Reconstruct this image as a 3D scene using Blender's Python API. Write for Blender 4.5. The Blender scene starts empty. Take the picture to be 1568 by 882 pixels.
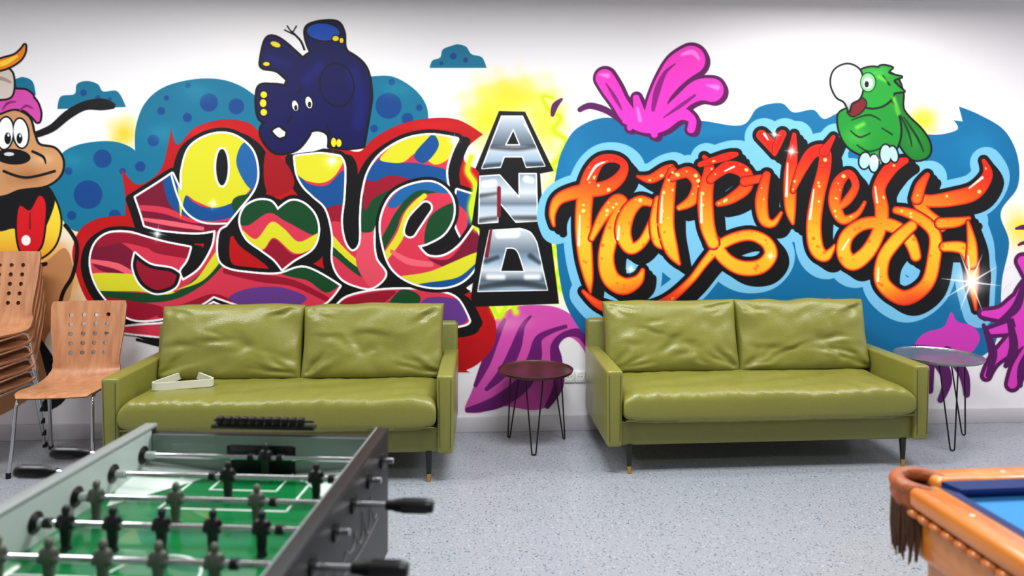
import bpy, bmesh, math, random
import numpy as np
from mathutils import Vector, Matrix, noise

random.seed(4)
TH = math.radians(3.2)
CT, ST = math.cos(TH), math.sin(TH)
HC = 1.6
YW = 4.881
ZC = 2.97
XL, XR, YB = -4.7, 5.2, -2.6

def C(l, d, z=0.0):
    return Vector((l*CT+d*ST, -l*ST+d*CT, z))

def lin(c):
    return tuple(((x/255.0)/12.92 if x/255.0 <= 0.04045 else ((x/255.0+0.055)/1.055)**2.4) for x in c)

# ------------------------------------------------------------------ materials
def mat(name, col, rough=0.5, metal=0.0, bump=0.0, bscale=50, var=0.0, vscale=5, coat=0.0, spec=0.5):
    m = bpy.data.materials.new(name); m.use_nodes = True
    nt = m.node_tree; b = nt.nodes['Principled BSDF']
    c = lin(col)+(1,)
    b.inputs['Base Color'].default_value = c
    b.inputs['Roughness'].default_value = rough
    b.inputs['Metallic'].default_value = metal
    b.inputs['Coat Weight'].default_value = coat
    b.inputs['Specular IOR Level'].default_value = spec
    tc = nt.nodes.new('ShaderNodeTexCoord')
    if var > 0:
        n = nt.nodes.new('ShaderNodeTexNoise'); n.inputs['Scale'].default_value = vscale
        n.inputs['Detail'].default_value = 4
        nt.links.new(tc.outputs['Object'], n.inputs['Vector'])
        mx = nt.nodes.new('ShaderNodeMix'); mx.data_type = 'RGBA'
        mx.inputs['A'].default_value = tuple(x*(1-var) for x in c[:3])+(1,)
        mx.inputs['B'].default_value = tuple(min(1, x*(1+var)) for x in c[:3])+(1,)
        nt.links.new(n.outputs['Fac'], mx.inputs['Factor'])
        nt.links.new(mx.outputs['Result'], b.inputs['Base Color'])
    if bump > 0:
        n = nt.nodes.new('ShaderNodeTexNoise'); n.inputs['Scale'].default_value = bscale
        n.inputs['Detail'].default_value = 3
        nt.links.new(tc.outputs['Object'], n.inputs['Vector'])
        bp = nt.nodes.new('ShaderNodeBump'); bp.inputs['Strength'].default_value = bump
        bp.inputs['Distance'].default_value = 0.01
        nt.links.new(n.outputs['Fac'], bp.inputs['Height'])
        nt.links.new(bp.outputs['Normal'], b.inputs['Normal'])
    return m

def wood(name, c1, c2, scale=6, rough=0.4, axis=2, coat=0.2):
    m = mat(name, c1, rough, coat=coat); nt = m.node_tree; b = nt.nodes['Principled BSDF']
    tc = nt.nodes.new('ShaderNodeTexCoord'); mp = nt.nodes.new('ShaderNodeMapping')
    s = [scale*6]*3; s[axis] = scale*0.6
    mp.inputs['Scale'].default_value = s
    n = nt.nodes.new('ShaderNodeTexNoise'); n.inputs['Scale'].default_value = 1; n.inputs['Detail'].default_value = 5
    r = nt.nodes.new('ShaderNodeValToRGB')
    r.color_ramp.elements[0].position = 0.35; r.color_ramp.elements[0].color = lin(c1)+(1,)
    r.color_ramp.elements[1].position = 0.65; r.color_ramp.elements[1].color = lin(c2)+(1,)
    nt.links.new(tc.outputs['Object'], mp.inputs['Vector']); nt.links.new(mp.outputs['Vector'], n.inputs['Vector'])
    nt.links.new(n.outputs['Fac'], r.inputs['Fac']); nt.links.new(r.outputs['Color'], b.inputs['Base Color'])
    return m

WALLC = (235, 232, 234)
M_wall = mat('wall_paint', WALLC, 0.55, spec=0.3)
M_ceil = mat('ceiling_paint', (215, 215, 215), 0.8)
M_base = mat('baseboard_paint', (196, 193, 197), 0.4)
M_olive = mat('olive_leather', (126, 125, 53), 0.31, bump=0.2, bscale=160, var=0.08, vscale=3)
M_olive_dk = mat('olive_leather_frame', (110, 111, 45), 0.36, bump=0.2, bscale=160, var=0.05, vscale=3)
M_seam = mat('olive_seam', (82, 84, 30), 0.5)
M_blk = mat('black_metal', (14, 14, 15), 0.35, 0.3)
M_blkwood = mat('black_leg', (14, 12, 12), 0.4)
M_brass = mat('brass_tip', (200, 160, 90), 0.25, 1.0)
M_chrome = mat('chrome', (205, 205, 208), 0.15, 1.0)
M_beech = wood('beech_plywood', (176, 118, 80), (196, 140, 100), 5, 0.35)
M_beech_edge = mat('plywood_edge', (128, 78, 48), 0.6)
M_white = mat('white_plastic', (232, 232, 228), 0.35)

def floor_mat():
    m = bpy.data.materials.new('speckled_vinyl'); m.use_nodes = True
    nt = m.node_tree; b = nt.nodes['Principled BSDF']; L = nt.links.new
    tc = nt.nodes.new('ShaderNodeTexCoord')
    base = nt.nodes.new('ShaderNodeTexNoise'); base.inputs['Scale'].default_value = 90; base.inputs['Detail'].default_value = 3
    L(tc.outputs['Object'], base.inputs['Vector'])
    r = nt.nodes.new('ShaderNodeValToRGB')
    r.color_ramp.elements[0].position = 0.3; r.color_ramp.elements[0].color = lin((144, 149, 155))+(1,)
    r.color_ramp.elements[1].position = 0.7; r.color_ramp.elements[1].color = lin((154, 159, 165))+(1,)
    L(base.outputs['Fac'], r.inputs['Fac']); prev = r.outputs['Color']
    for sc, thr, col in ((170, 0.965, (96, 104, 118)), (140, 0.95, (168, 173, 179)), (200, 0.97, (122, 118, 114)), (130, 0.986, (88, 106, 130))):
        nz = nt.nodes.new('ShaderNodeTexNoise'); nz.inputs['Scale'].default_value = sc*0.7
        L(tc.outputs['Object'], nz.inputs['Vector'])
        ad = nt.nodes.new('ShaderNodeVectorMath'); ad.operation = 'MULTIPLY_ADD'
        ad.inputs[1].default_value = (0.012, 0.012, 0.0)
        L(nz.outputs['Color'], ad.inputs[0]); L(tc.outputs['Object'], ad.inputs[2])
        v = nt.nodes.new('ShaderNodeTexVoronoi'); v.inputs['Scale'].default_value = sc
        L(ad.outputs[0], v.inputs['Vector'])
        sp = nt.nodes.new('ShaderNodeSeparateColor'); L(v.outputs['Color'], sp.inputs['Color'])
        gt = nt.nodes.new('ShaderNodeMath'); gt.operation = 'GREATER_THAN'; gt.inputs[1].default_value = thr
        L(sp.outputs['Red'], gt.inputs[0])
        mx = nt.nodes.new('ShaderNodeMix'); mx.data_type = 'RGBA'
        L(gt.outputs[0], mx.inputs['Factor']); L(prev, mx.inputs['A']); mx.inputs['B'].default_value = lin(col)+(1,)
        prev = mx.outputs['Result']
    L(prev, b.inputs['Base Color'])
    b.inputs['Roughness'].default_value = 0.32
    return m
M_floor = floor_mat()

# ------------------------------------------------------------------ mesh builder
class MB:
    def __init__(s): s.v = []; s.f = []; s.m = []
    def add(s, V, F, mi=0, M=None):
        o = len(s.v)
        for p in V:
            p = Vector(p)
            s.v.append(M @ p if M is not None else p)
        for f in F:
            s.f.append([i+o for i in f]); s.m.append(mi)
    def box(s, c, size, mi=0, bev=0.004, seg=2, M=None, top=None):
        bm = bmesh.new(); bmesh.ops.create_cube(bm, size=1)
        for v in bm.verts:
            k = top if (top and v.co.z < 0) else (1, 1)
            v.co = Vector((v.co.x*size[0]*k[0], v.co.y*size[1]*k[1], v.co.z*size[2]))
        if bev > 0:
            bmesh.ops.bevel(bm, geom=bm.edges[:]+bm.verts[:], offset=bev, segments=seg, profile=0.5, affect='EDGES')
        bm.verts.index_update()
        T = Matrix.Translation(Vector(c))
        if M is not None: T = T @ M
        s.add([v.co.copy() for v in bm.verts], [[v.index for v in f.verts] for f in bm.faces], mi, T)
        bm.free()
    def tube(s, pts, r, mi=0, n=10, closed=False, M=None, sy=1.0):
        P = [Vector(p) for p in pts]; N = len(P)
        R = r if isinstance(r, (list, tuple)) else [r]*N
        V = []; F = []; prev = None
        for i in range(N):
            a = P[(i-1) % N] if (closed or i > 0) else P[i]
            b = P[(i+1) % N] if (closed or i < N-1) else P[i]
            t = (b-a)
            t = t.normalized() if t.length > 1e-9 else Vector((0, 0, 1))
            if prev is None:
                up = Vector((0, 0, 1)) if abs(t.z) < 0.9 else Vector((1, 0, 0))
                nx = t.cross(up).normalized()
            else:
                nx = (prev - t*prev.dot(t)).normalized()
            prev = nx; ny = t.cross(nx)
            for k in range(n):
                a_ = 2*math.pi*k/n
                V.append(P[i]+nx*math.cos(a_)*R[i]+ny*math.sin(a_)*R[i]*sy)
        for i in range(N if closed else N-1):
            j = (i+1) % N
            for k in range(n):
                F.append([i*n+k, i*n+(k+1) % n, j*n+(k+1) % n, j*n+k])
        if not closed:
            F.append(list(range(n))[::-1]); F.append([(N-1)*n+k for k in range(n)])
        s.add(V, F, mi, M)
    def lathe(s, prof, mi=0, n=32, M=None):
        V = []; F = []
        for r, z in prof:
            for k in range(n):
                a = 2*math.pi*k/n; V.append((r*math.cos(a), r*math.sin(a), z))
        for i in range(len(prof)-1):
            for k in range(n):
                F.append([i*n+k, i*n+(k+1) % n, (i+1)*n+(k+1) % n, (i+1)*n+k])
        F.append(list(range(n))[::-1]); F.append([(len(prof)-1)*n+k for k in range(n)])
        s.add(V, F, mi, M)
    def loft(s, secs, mi=0, n=16, M=None):
        V = []; F = []
        for cx, cy, z, rx, ry, p in secs:
            for k in range(n):
                a = 2*math.pi*k/n; c = math.cos(a); q = math.sin(a)
                V.append((cx+rx*math.copysign(abs(c)**(2/p), c), cy+ry*math.copysign(abs(q)**(2/p), q), z))
        for i in range(len(secs)-1):
            for k in range(n):
                F.append([i*n+k, i*n+(k+1) % n, (i+1)*n+(k+1) % n, (i+1)*n+k])
        F.append(list(range(n))[::-1]); F.append([(len(secs)-1)*n+k for k in range(n)])
        s.add(V, F, mi, M)
    def ball(s, c, r, mi=0, n=12, M=None):
        V = []; F = []
        for i in range(1, n):
            a = math.pi*i/n
            for k in range(2*n):
                b = math.pi*k/n
                V.append((c[0]+r[0]*math.sin(a)*math.cos(b), c[1]+r[1]*math.sin(a)*math.sin(b), c[2]-r[2]*math.cos(a)))
        m = 2*n
        for i in range(n-2):
            for k in range(m):
                F.append([i*m+k, i*m+(k+1) % m, (i+1)*m+(k+1) % m, (i+1)*m+k])
        F.append(list(range(m))[::-1]); F.append([(n-2)*m+k for k in range(m)])
        s.add(V, F, mi, M)
    def obj(s, name, mats, parent=None, loc=None, rot=0, ang=40, merge=False):
        me = bpy.data.meshes.new(name)
        me.from_pydata([tuple(v) for v in s.v], [], s.f)
        for m in mats: me.materials.append(m)
        me.polygons.foreach_set('material_index', s.m)
        bm = bmesh.new(); bm.from_mesh(me)
        if merge: bmesh.ops.remove_doubles(bm, verts=bm.verts, dist=1e-5)
        bmesh.ops.recalc_face_normals(bm, faces=bm.faces)
        bm.to_mesh(me); bm.free()
        me.polygons.foreach_set('use_smooth', [True]*len(me.polygons))
        me.set_sharp_from_angle(angle=math.radians(ang))
        o = bpy.data.objects.new(name, me); bpy.context.collection.objects.link(o)
        if parent: o.parent = parent
        if loc is not None: o.location = loc
        o.rotation_euler = (0, 0, rot)
        return o

def empty(name, loc, rot=0):
    e = bpy.data.objects.new(name, None); bpy.context.collection.objects.link(e)
    e.location = loc; e.rotation_euler = (0, 0, rot); e.empty_display_size = 0.1
    return e

# ------------------------------------------------------------------ room
def slab(name, x0, x1, y0, y1, z0, z1, m):
    b = MB(); b.box(((x0+x1)/2, (y0+y1)/2, (z0+z1)/2), (x1-x0, y1-y0, z1-z0), 0, 0)
    return b.obj(name, [m])
slab('floor', XL-.1, XR+.1, YB-.1, YW+.1, -.1, 0, M_floor)
slab('ceiling', XL-.1, XR+.1, YB-.1, YW+.1, ZC, ZC+.1, M_ceil)
slab('wall_back', XL-.1, XR+.1, YW, YW+.1, 0, ZC, M_wall)
slab('wall_left', XL-.1, XL, YB, YW, 0, ZC, M_wall)
slab('wall_right', XR, XR+.1, YB, YW, 0, ZC, M_wall)
slab('wall_front', XL-.1, XR+.1, YB-.1, YB, 0, ZC, M_wall)
def baseboard(name, c, size):
    b = MB(); b.box(c, size, 0, 0.004); return b.obj(name, [M_base])
baseboard('baseboard_back', ((XL+XR)/2, YW-.0085, .052), (XR-XL, .015, .104))
baseboard('baseboard_left', (XL+.008, (YB+YW)/2, .052), (.015, YW-YB-.04, .104))
baseboard('baseboard_right', (XR-.008, (YB+YW)/2, .052), (.015, YW-YB-.04, .104))

# ------------------------------------------------------------------ MURAL
K = 1.25
U0, V0, U1, V1 = -70, 18, 1650, 655
CW, CH = int((U1-U0)*K), int((V1-V0)*K)
IMG = np.empty((CH, CW, 3), np.float32); IMG[:] = WALLC
MASK = np.zeros((CH, CW), np.float32)

def parse(s):
    out = []
    for t in s.split():
        sh = t.endswith('!'); t = t.rstrip('!')
        out.append(tuple(float(x) for x in t.split(','))+(sh,))
    return out
def curve(pts, closed, n=7):
    N = len(pts); out = []
    for i in range(N if closed else N-1):
        p0 = np.array(pts[i][:-1]); p1 = np.array(pts[(i+1) % N][:-1])
        def tan(j):
            if pts[j % N][-1]: return 0*p0
            if not closed and (j == 0 or j == N-1):
                return 0*p0
            return (np.array(pts[(j+1) % N][:-1])-np.array(pts[(j-1) % N][:-1]))*0.5
        m0 = tan(i); m1 = tan((i+1) % N if closed else i+1)
        straight = pts[i][-1] and pts[(i+1) % N][-1]
        k = 1 if straight else n
        for t in np.arange(k)/k:
            h = (2*t**3-3*t**2+1, t**3-2*t**2+t, -2*t**3+3*t**2, t**3-t**2)
            out.append(h[0]*p0+h[1]*m0+h[2]*p1+h[3]*m1)
    if not closed: out.append(np.array(pts[-1][:-1]))
    return np.array(out)

class Shp:
    def __init__(s, *prims, pad=45):
        L = []
        for p in prims:
            if p[0] in 'ph':
                L.append((p[0], curve(parse(p[1]), True)))
            elif p[0] == 's':
                q = parse(p[1])
                c = curve(q, False); L.append(('s', c))
            elif p[0] == 'e' or p[0] == 'k':
                _, cx, cy, rx, ry = p[:5]; ro = math.radians(p[5] if len(p) > 5 else 0)
                a = np.linspace(0, 2*math.pi, 28, endpoint=False)
                x = rx*np.cos(a); y = ry*np.sin(a)
                L.append(('p' if p[0] == 'e' else 'h', np.stack([cx+x*math.cos(ro)-y*math.sin(ro), cy+x*math.sin(ro)+y*math.cos(ro)], 1)))
        allp = np.concatenate([l[1][:, :2] for l in L])
        rr = max([l[1][:, 2].max() for l in L if l[0] == 's']+[0])
        s.x0 = max(0, int((allp[:, 0].min()-pad-rr-U0)*K)); s.x1 = min(CW, int((allp[:, 0].max()+pad+rr-U0)*K))
        s.y0 = max(0, int((allp[:, 1].min()-pad-rr-V0)*K)); s.y1 = min(CH, int((allp[:, 1].max()+pad+rr-V0)*K))
        s.F = np.full((max(0, s.y1-s.y0), max(0, s.x1-s.x0)), 1e3, np.float32)
        if s.F.size == 0: return
        s.X = (np.arange(s.x0, s.x1)/K+U0).astype(np.float32); s.Y = (np.arange(s.y0, s.y1)/K+V0).astype(np.float32)
        for k, c in L:
            G = s.sdf(k, c, pad)
            if k == 'h': s.F = np.maximum(s.F, -G)
            else: s.F = np.minimum(s.F, G)
    def sdf(s, k, c, pad):
        G = np.full(s.F.shape, 1e3, np.float32)
        segs = list(zip(c[:-1], c[1:]))
        if k != 's': segs.append((c[-1], c[0]))
        for a, b in segs:
            rm = max(a[2], b[2]) if k == 's' else 0
            i0 = max(0, int((min(a[0], b[0])-pad-rm-U0)*K)-s.x0); i1 = min(G.shape[1], int((max(a[0], b[0])+pad+rm-U0)*K)+2-s.x0)
            j0 = max(0, int((min(a[1], b[1])-pad-rm-V0)*K)-s.y0); j1 = min(G.shape[0], int((max(a[1], b[1])+pad+rm-V0)*K)+2-s.y0)
            if i1 <= i0 or j1 <= j0: continue
            x = s.X[i0:i1][None, :]; y = s.Y[j0:j1][:, None]
            dx, dy = b[0]-a[0], b[1]-a[1]; q = dx*dx+dy*dy+1e-9
            t = np.clip(((x-a[0])*dx+(y-a[1])*dy)/q, 0, 1)
            d = np.sqrt((x-a[0]-t*dx)**2+(y-a[1]-t*dy)**2)
            if k == 's': d = d-(a[2]+(b[2]-a[2])*t)
            np.minimum(G[j0:j1, i0:i1], d, out=G[j0:j1, i0:i1])
        if k != 's':
            par = np.zeros(G.shape, bool)
            for a, b in segs:
                if a[1] == b[1]: continue
                lo, hi = (a, b) if a[1] < b[1] else (b, a)
                j = np.where((s.Y >= lo[1]) & (s.Y < hi[1]))[0]
                if len(j) == 0: continue
                xc = lo[0]+(s.Y[j]-lo[1])*(hi[0]-lo[0])/(hi[1]-lo[1])
                par[j] ^= (s.X[None, :] > xc[:, None])
            G = np.where(par, -G, G)
        return G
    def paint(s, col, grow=0, dx=0, dy=0, soft=1.0, alpha=1.0, clip=None, clipgrow=0):
        ox, oy = int(round(dx*K)), int(round(dy*K))
        y0, y1 = max(0, s.y0+oy), min(CH, s.y1+oy); x0, x1 = max(0, s.x0+ox), min(CW, s.x1+ox)
        if clip is not None:
            y0, y1 = max(y0, clip.y0), min(y1, clip.y1); x0, x1 = max(x0, clip.x0), min(x1, clip.x1)
        if y1 <= y0 or x1 <= x0: return s
        F = s.F[y0-oy-s.y0:y1-oy-s.y0, x0-ox-s.x0:x1-ox-s.x0]
        a = np.clip((grow-F)/soft+0.5, 0, 1)
        if soft > 3: a = a*a*(3-2*a)
        if clip is not None:
            a = a*np.clip(clipgrow-clip.F[y0-clip.y0:y1-clip.y0, x0-clip.x0:x1-clip.x0]+0.5, 0, 1)
        a = a*alpha
        if callable(col):
            yy, xx = np.meshgrid(np.arange(y0, y1)/K+V0, np.arange(x0, x1)/K+U0, indexing='ij')
            c = col(xx, yy)
        else:
            c = np.array(col, np.float32)
        IMG[y0:y1, x0:x1] = IMG[y0:y1, x0:x1]*(1-a[..., None])+c*a[..., None]
        MASK[y0:y1, x0:x1] = np.maximum(MASK[y0:y1, x0:x1], a)
        return s
    def line(s, col, w, at=0, **k):
        F0 = s.F; s.F = np.abs(F0-at)-w/2
        s.paint(col, **k); s.F = F0
        return s

def P(st): return ('p', st)
def T(st): return ('s', st)
def H(st): return ('h', st)
def E(*a): return ('e',)+a
def spray(cx, cy, rx, ry, col, alpha=0.9, clip=None):
    x0, x1 = max(0, int((cx-2.4*rx-U0)*K)), min(CW, int((cx+2.4*rx-U0)*K))
    y0, y1 = max(0, int((cy-2.4*ry-V0)*K)), min(CH, int((cy+2.4*ry-V0)*K))
    if x1 <= x0 or y1 <= y0: return
    yy, xx = np.meshgrid(np.arange(y0, y1)/K+V0, np.arange(x0, x1)/K+U0, indexing='ij')
    q = ((xx-cx)/rx)**2+((yy-cy)/ry)**2
    q = q*(1+0.25*np.sin(xx/9.0+yy/13.0)*np.sin(yy/7.0-xx/17.0))
    a = alpha*np.exp(-q*1.1)
    a = np.where(a < 0.012, 0, a)
    if clip is not None:
        full = np.zeros((CH, CW), np.float32)
        full[clip.y0:clip.y1, clip.x0:clip.x1] = np.clip(0.5-clip.F, 0, 1)
        a = a*full[y0:y1, x0:x1]
    IMG[y0:y1, x0:x1] = IMG[y0:y1, x0:x1]*(1-a[..., None])+np.array(col, np.float32)*a[..., None]
    MASK[y0:y1, x0:x1] = np.maximum(MASK[y0:y1, x0:x1], a)
def vgrad(stops):
    ys = [q[0] for q in stops]
    def f(x, y):
        return np.stack([np.interp(y, ys, [q[1][k] for q in stops]) for k in range(3)], -1)
    return f

BLK = (5, 5, 7); TEAL = (4, 106, 138); DOT = (6, 62, 126); RED = (176, 5, 12)
WHT = (242, 242, 242); YEL = (208, 204, 36); MAR = (112, 8, 42); PNK = (202, 48, 72); BLU = (8, 72, 134); GRN = (8, 64, 30); PUR = (92, 50, 126)
MAG = (228, 50, 182); DPUR = (82, 12, 76); DRED = (142, 10, 38); LPK = (226, 92, 104)

for g in ((190, 205, 22, 24, (250, 190, 30), .9), (118, 335, 24, 22, (235, 215, 30), .9), (785, 150, 52, 30, (250, 205, 40), .95),
          (745, 185, 36, 36, (245, 225, 30), .95), (835, 190, 32, 46, (245, 228, 40), .85), (1412, 185, 26, 22, (252, 200, 40), .95),
          (1562, 350, 24, 28, (250, 215, 60), .9), (90, 430, 42, 50, (205, 140, 60), .95), (60, 470, 50, 40, (190, 130, 70), .8),
          (850, 300, 20, 60, (245, 235, 60), .7), (70, 400, 40, 40, (225, 160, 60), .8), (850, 410, 18, 60, (225, 235, 60), .6), (780, 475, 30, 18, (240, 220, 30), .9),
          (740, 330, 22, 60, (245, 200, 30), .8)):
    spray(*g)

# teal clouds
cl = Shp(P('207,232! 208,195 222,158 252,133 300,121 345,123 382,140 400,165 420,260 300,330 215,300'),
         P('560,230 562,118! 600,117 635,137 654,165 655,200! 600,240'),
         P('60,290 78,256 104,228 145,217 185,219 215,240 240,300 190,345 120,355 95,335! 70,330'))
cl.paint(TEAL)
for x, y, r in ((320, 157, 14), (287, 180, 7), (247, 170, 6), (362, 163, 12), (288, 131, 4), (340, 195, 6), (595, 162, 20), (624, 182, 9), (600, 126, 5), (642, 165, 5), (573, 197, 6),
                (135, 298, 22), (157, 243, 14), (105, 262, 6), (188, 262, 5), (176, 330, 9), (110, 330, 7), (215, 255, 8), (235, 215, 9), (255, 150, 4), (200, 300, 6)):
    Shp(E(x, y, r, r), pad=6).paint(DOT, clip=cl)
for x, y in ((250, 205), (110, 245), (610, 135), (300, 140)):
    spray(x, y, 26, 14, (40, 140, 166), .45, cl)
for st in ('658,104! 662,93 674,88 678,76 692,70 702,68 714,72 722,83 738,88 745,104!', '88,167! 93,148 114,144 118,129 133,124 150,129 158,140 180,140 193,164!',
           '-30,140! -25,120 0,112 20,121 35,118 50,125 55,145!'):
    s = Shp(P(st), pad=6).paint(TEAL)
for x, y, r in ((713, 92, 4), (694, 86, 5), (676, 97, 3), (128, 142, 5), (150, 150, 4), (168, 152, 3), (22, 133, 4)):
    Shp(E(x, y, r, r), pad=4).paint(DOT)

# centre pink / purple swirl
pk = Shp(P('712,628 722,600 738,560 745,510 770,480 800,468 850,470 885,490 905,515 916,550 914,585! 904,575 898,545 885,524 870,516 856,524 852,545 862,575 850,612 820,628 770,622 735,632'), pad=12)
pk.paint((200, 72, 162))
for st in ('716,628,4 760,616,10 800,588,12 818,550,11 824,520,6 842,508,4 866,500,3', '838,622,4 855,590,8 852,552,9 850,528,6 866,512,5 890,512,7 908,540,6 914,574,3',
           '745,596,3 772,568,8 790,532,8 800,500,4 812,485,2', '728,590,3 744,555,7 758,520,6 772,490,3'):
    Shp(T(st), pad=5).paint((98, 20, 102))
spray(775, 495, 36, 14, (226, 150, 190), .5, pk)

# red aura of LOVE
red = Shp(P('113,405 112,378 124,350 152,334 192,330! 192,300 186,258! 208,282 232,274 250,252 262,197! 272,222 298,196 340,183 380,188 402,208 430,236 470,236 500,228 520,226 550,232 572,212 606,193 650,182 700,183 740,206! 716,226 712,248 738,262! 730,290 738,318 730,350 740,385 728,425 712,442 738,456 757,486 758,524 738,552 715,566 690,570 400,560 210,520! 250,530 190,505 150,480 128,450'))
red.paint(RED)
spray(300, 200, 60, 10, (214, 30, 30), .5, red); spray(660, 192, 50, 8, (214, 30, 30), .5, red); spray(130, 400, 12, 40, (214, 30, 30), .4, red)
LV = Shp(P('208,302! 240,282 264,266! 278,292 279,262 291,226 322,207 356,207 385,229 394,262 388,290 365,320 345,345! 335,352 331,372 333,398 348,412 380,418 425,420 468,410 520,438! 500,462 470,474 400,474 365,466 327,453! 300,470 250,487 205,489 175,470 150,440 139,405 145,375 165,358 195,356 225,364 255,372 291,379! 285,398 274,415 280,430! 306,412 326,378 330,352! 300,356 250,352 222,345! 216,325'),
         P('425,322! 415,309 395,307 375,318 368,340 378,365 400,382 420,397 432,412! 450,398 478,380 487,355 482,330 465,312 445,308'),
         P('452,240! 490,236 520,240! 527,255 526,300 522,340 528,372 540,385 552,372 553,330 556,295 565,262 585,235 620,214 660,207 700,213! 690,235 683,262 686,287! 665,275 640,276 610,285 590,305 578,335 572,360 575,395 590,420 570,440 545,437 522,425 510,400 510,360 500,320 480,300 465,285 455,265'),
         P('700,291! 729,300! 731,345! 714,368 700,350 696,320'),
         P('512,474! 530,456 570,446 620,443 670,447 700,458 718,490! 690,500 520,500'),
         P('160,505! 205,499 270,492 327,464! 380,482 470,486 505,480! 505,500 330,520'))
EE = Shp(P('586,372 584,335 600,300 630,283 665,280 690,300 694,330 680,357 655,372 640,376! 655,392 680,392 705,375 727,345! 736,375 728,408 705,432 670,440 630,432 600,410'))
for g, dx, dy in ((9, 0, 0), (8, -7, 3), (9, 8, 8), (6, 14, 3)):
    LV.paint(BLK, g, dx, dy, clip=red, clipgrow=2); EE.paint(BLK, g, dx, dy, clip=red, clipgrow=2)
for st in ('408,232 430,242 446,262 450,285 432,298 412,298 404,272',):
    Shp(P(st), pad=6).paint((150, 6, 20))
def stripesE(x, y):
    t = (0.75*x-y*0.9+12*np.sin(y/26.0)+6*np.sin(x/14.0))/16.0
    pal = np.array([PNK, PNK, GRN, YEL, PNK, PNK, MAR, PNK], np.float32)
    return pal[np.floor(t).astype(int) % len(pal)]
LV.paint(WHT, 3.4); LV.paint(PNK, 0)
def patch(st, col): Shp(P(st), pad=4).paint(col, clip=LV)
def band(st, col): Shp(T(st), pad=4).paint(col, clip=LV)
# L / o
patch('203,300 264,262 285,316 345,335 400,310 345,350 290,356 222,347', MAR)
band('205,318,4 250,322,5 300,338,4 350,335,3', PNK); band('215,335,2 260,342,4 310,350,3', LPK)
patch('250,274 264,260 292,306 330,318 380,296 400,262 398,300 350,334 300,336 262,316', BLU)
patch('276,330 276,225 330,195 372,212 388,238 366,252 384,285 364,306 330,318 300,308 284,300', YEL)
patch('362,250 374,218 400,230 402,282 382,288', (20, 90, 150))
band('262,266,1.5 272,300,1.5 286,326,1.5 312,341,1.5 348,342,1.5', WHT)
patch('130,372 180,370 212,396 205,420 150,412', MAR)
band('140,400,3 180,408,5 210,425,4', LPK)
patch('135,420 205,420 240,432 270,452 210,446 138,444', YEL)
patch('138,446 210,448 262,450 300,425 335,392 342,405 305,440 250,462 150,460', GRN)
patch('300,428 335,380 340,396 310,430 268,444', YEL)
patch('225,364 292,374 290,394 262,392 232,384', DRED)
patch('160,358 225,362 232,380 190,372 150,378', DRED)
patch('350,457 380,442 430,440 470,458 420,480 370,478', PUR)
patch('430,416 480,405 520,430 500,448 472,430 446,424', GRN)
band('345,415,4 400,426,6 450,434,5 500,458,4', DRED)
patch('240,482 290,462 327,450 356,462 330,472 280,492', DRED)
patch('150,455 210,462 250,472 220,490 170,480', DRED)
# heart
patch('365,300 490,300 490,360 440,340 412,326 380,345 365,338', GRN)
patch('368,350 392,366 415,340 435,350 458,370 490,356 486,378 452,388 420,364 402,382 374,372', YEL)
patch('374,368 402,384 420,366 450,390 482,380 450,404 432,416 408,394', (140, 8, 36))
# v
patch('448,300 454,262 470,280 500,284 528,262 528,320 500,330 470,302', BLU)
patch('450,236 522,236 518,262 498,279 470,277 452,262', YEL)
patch('495,322 530,315 526,348 506,350', DRED)
patch('500,345 530,345 560,395 600,430 560,450 505,400', stripesE)
patch('545,400 560,350 580,335 575,395 592,422 570,442', (214, 70, 90))
patch('550,350 553,304 572,288 600,284 580,330 570,354', GRN)
patch('556,304 566,264 600,264 640,270 602,288 572,304 560,322', DRED)
patch('560,266 592,234 604,248 640,250 692,264 690,290 640,278 600,268 572,278', BLU)
patch('582,242 615,214 650,206 702,210 690,240 665,252 640,234 618,248 598,249', YEL)
patch('634,238 652,215 664,206 672,222 660,242 646,250', BLU)
patch('696,288 732,298 732,372 712,370 716,330 700,310', BLU)
# bottom swoosh
patch('508,500 520,464 560,450 606,446 580,470 550,500', DRED)
patch('575,500 606,450 626,444 644,460 610,500', GRN)
patch('640,500 650,458 704,460 715,490 690,500', PUR)
Shp(E(340, 256, 9, 28), pad=8).paint(WHT, 3.2).paint(BLK)
Shp(P('207,388! 230,405 262,411 276,420! 268,440 240,449 216,436 204,410'), pad=8).paint(WHT, 3).paint(BLK).paint(DRED, -5)
LV.line(BLK, 1.2, 4)
EE.paint(BLK, 8); EE.paint(WHT, 3.4); EE.paint(PNK, 0)
def patchE(st, col): Shp(P(st), pad=4).paint(col, clip=EE)
def bandE(st, col): Shp(T(st), pad=4).paint(col, clip=EE)
bandE('580,385,6 600,350,7 612,325,5 640,295,6 690,285,8', GRN); bandE('585,400,5 612,362,6 625,325,4 650,300,4', YEL)
patchE('595,310 630,276 670,270 700,290 680,296 640,292 606,318', (20, 90, 150))
patchE('660,330 700,310 700,345 670,372 650,372', GRN)
patchE('655,395 690,395 730,345 742,370 700,412', MAR)
patchE('610,425 660,415 735,385 728,410 700,428 640,442', YEL)
patchE('640,436 700,425 735,400 720,445 660,450', BLU)
bandE('600,385,3 625,400,5 660,405,4', LPK)
Shp(T('628,354,8 636,338,10 652,318,8'), pad=8).paint(WHT, 3).paint(BLK)
EE.line(BLK, 1.2, 4)

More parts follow.
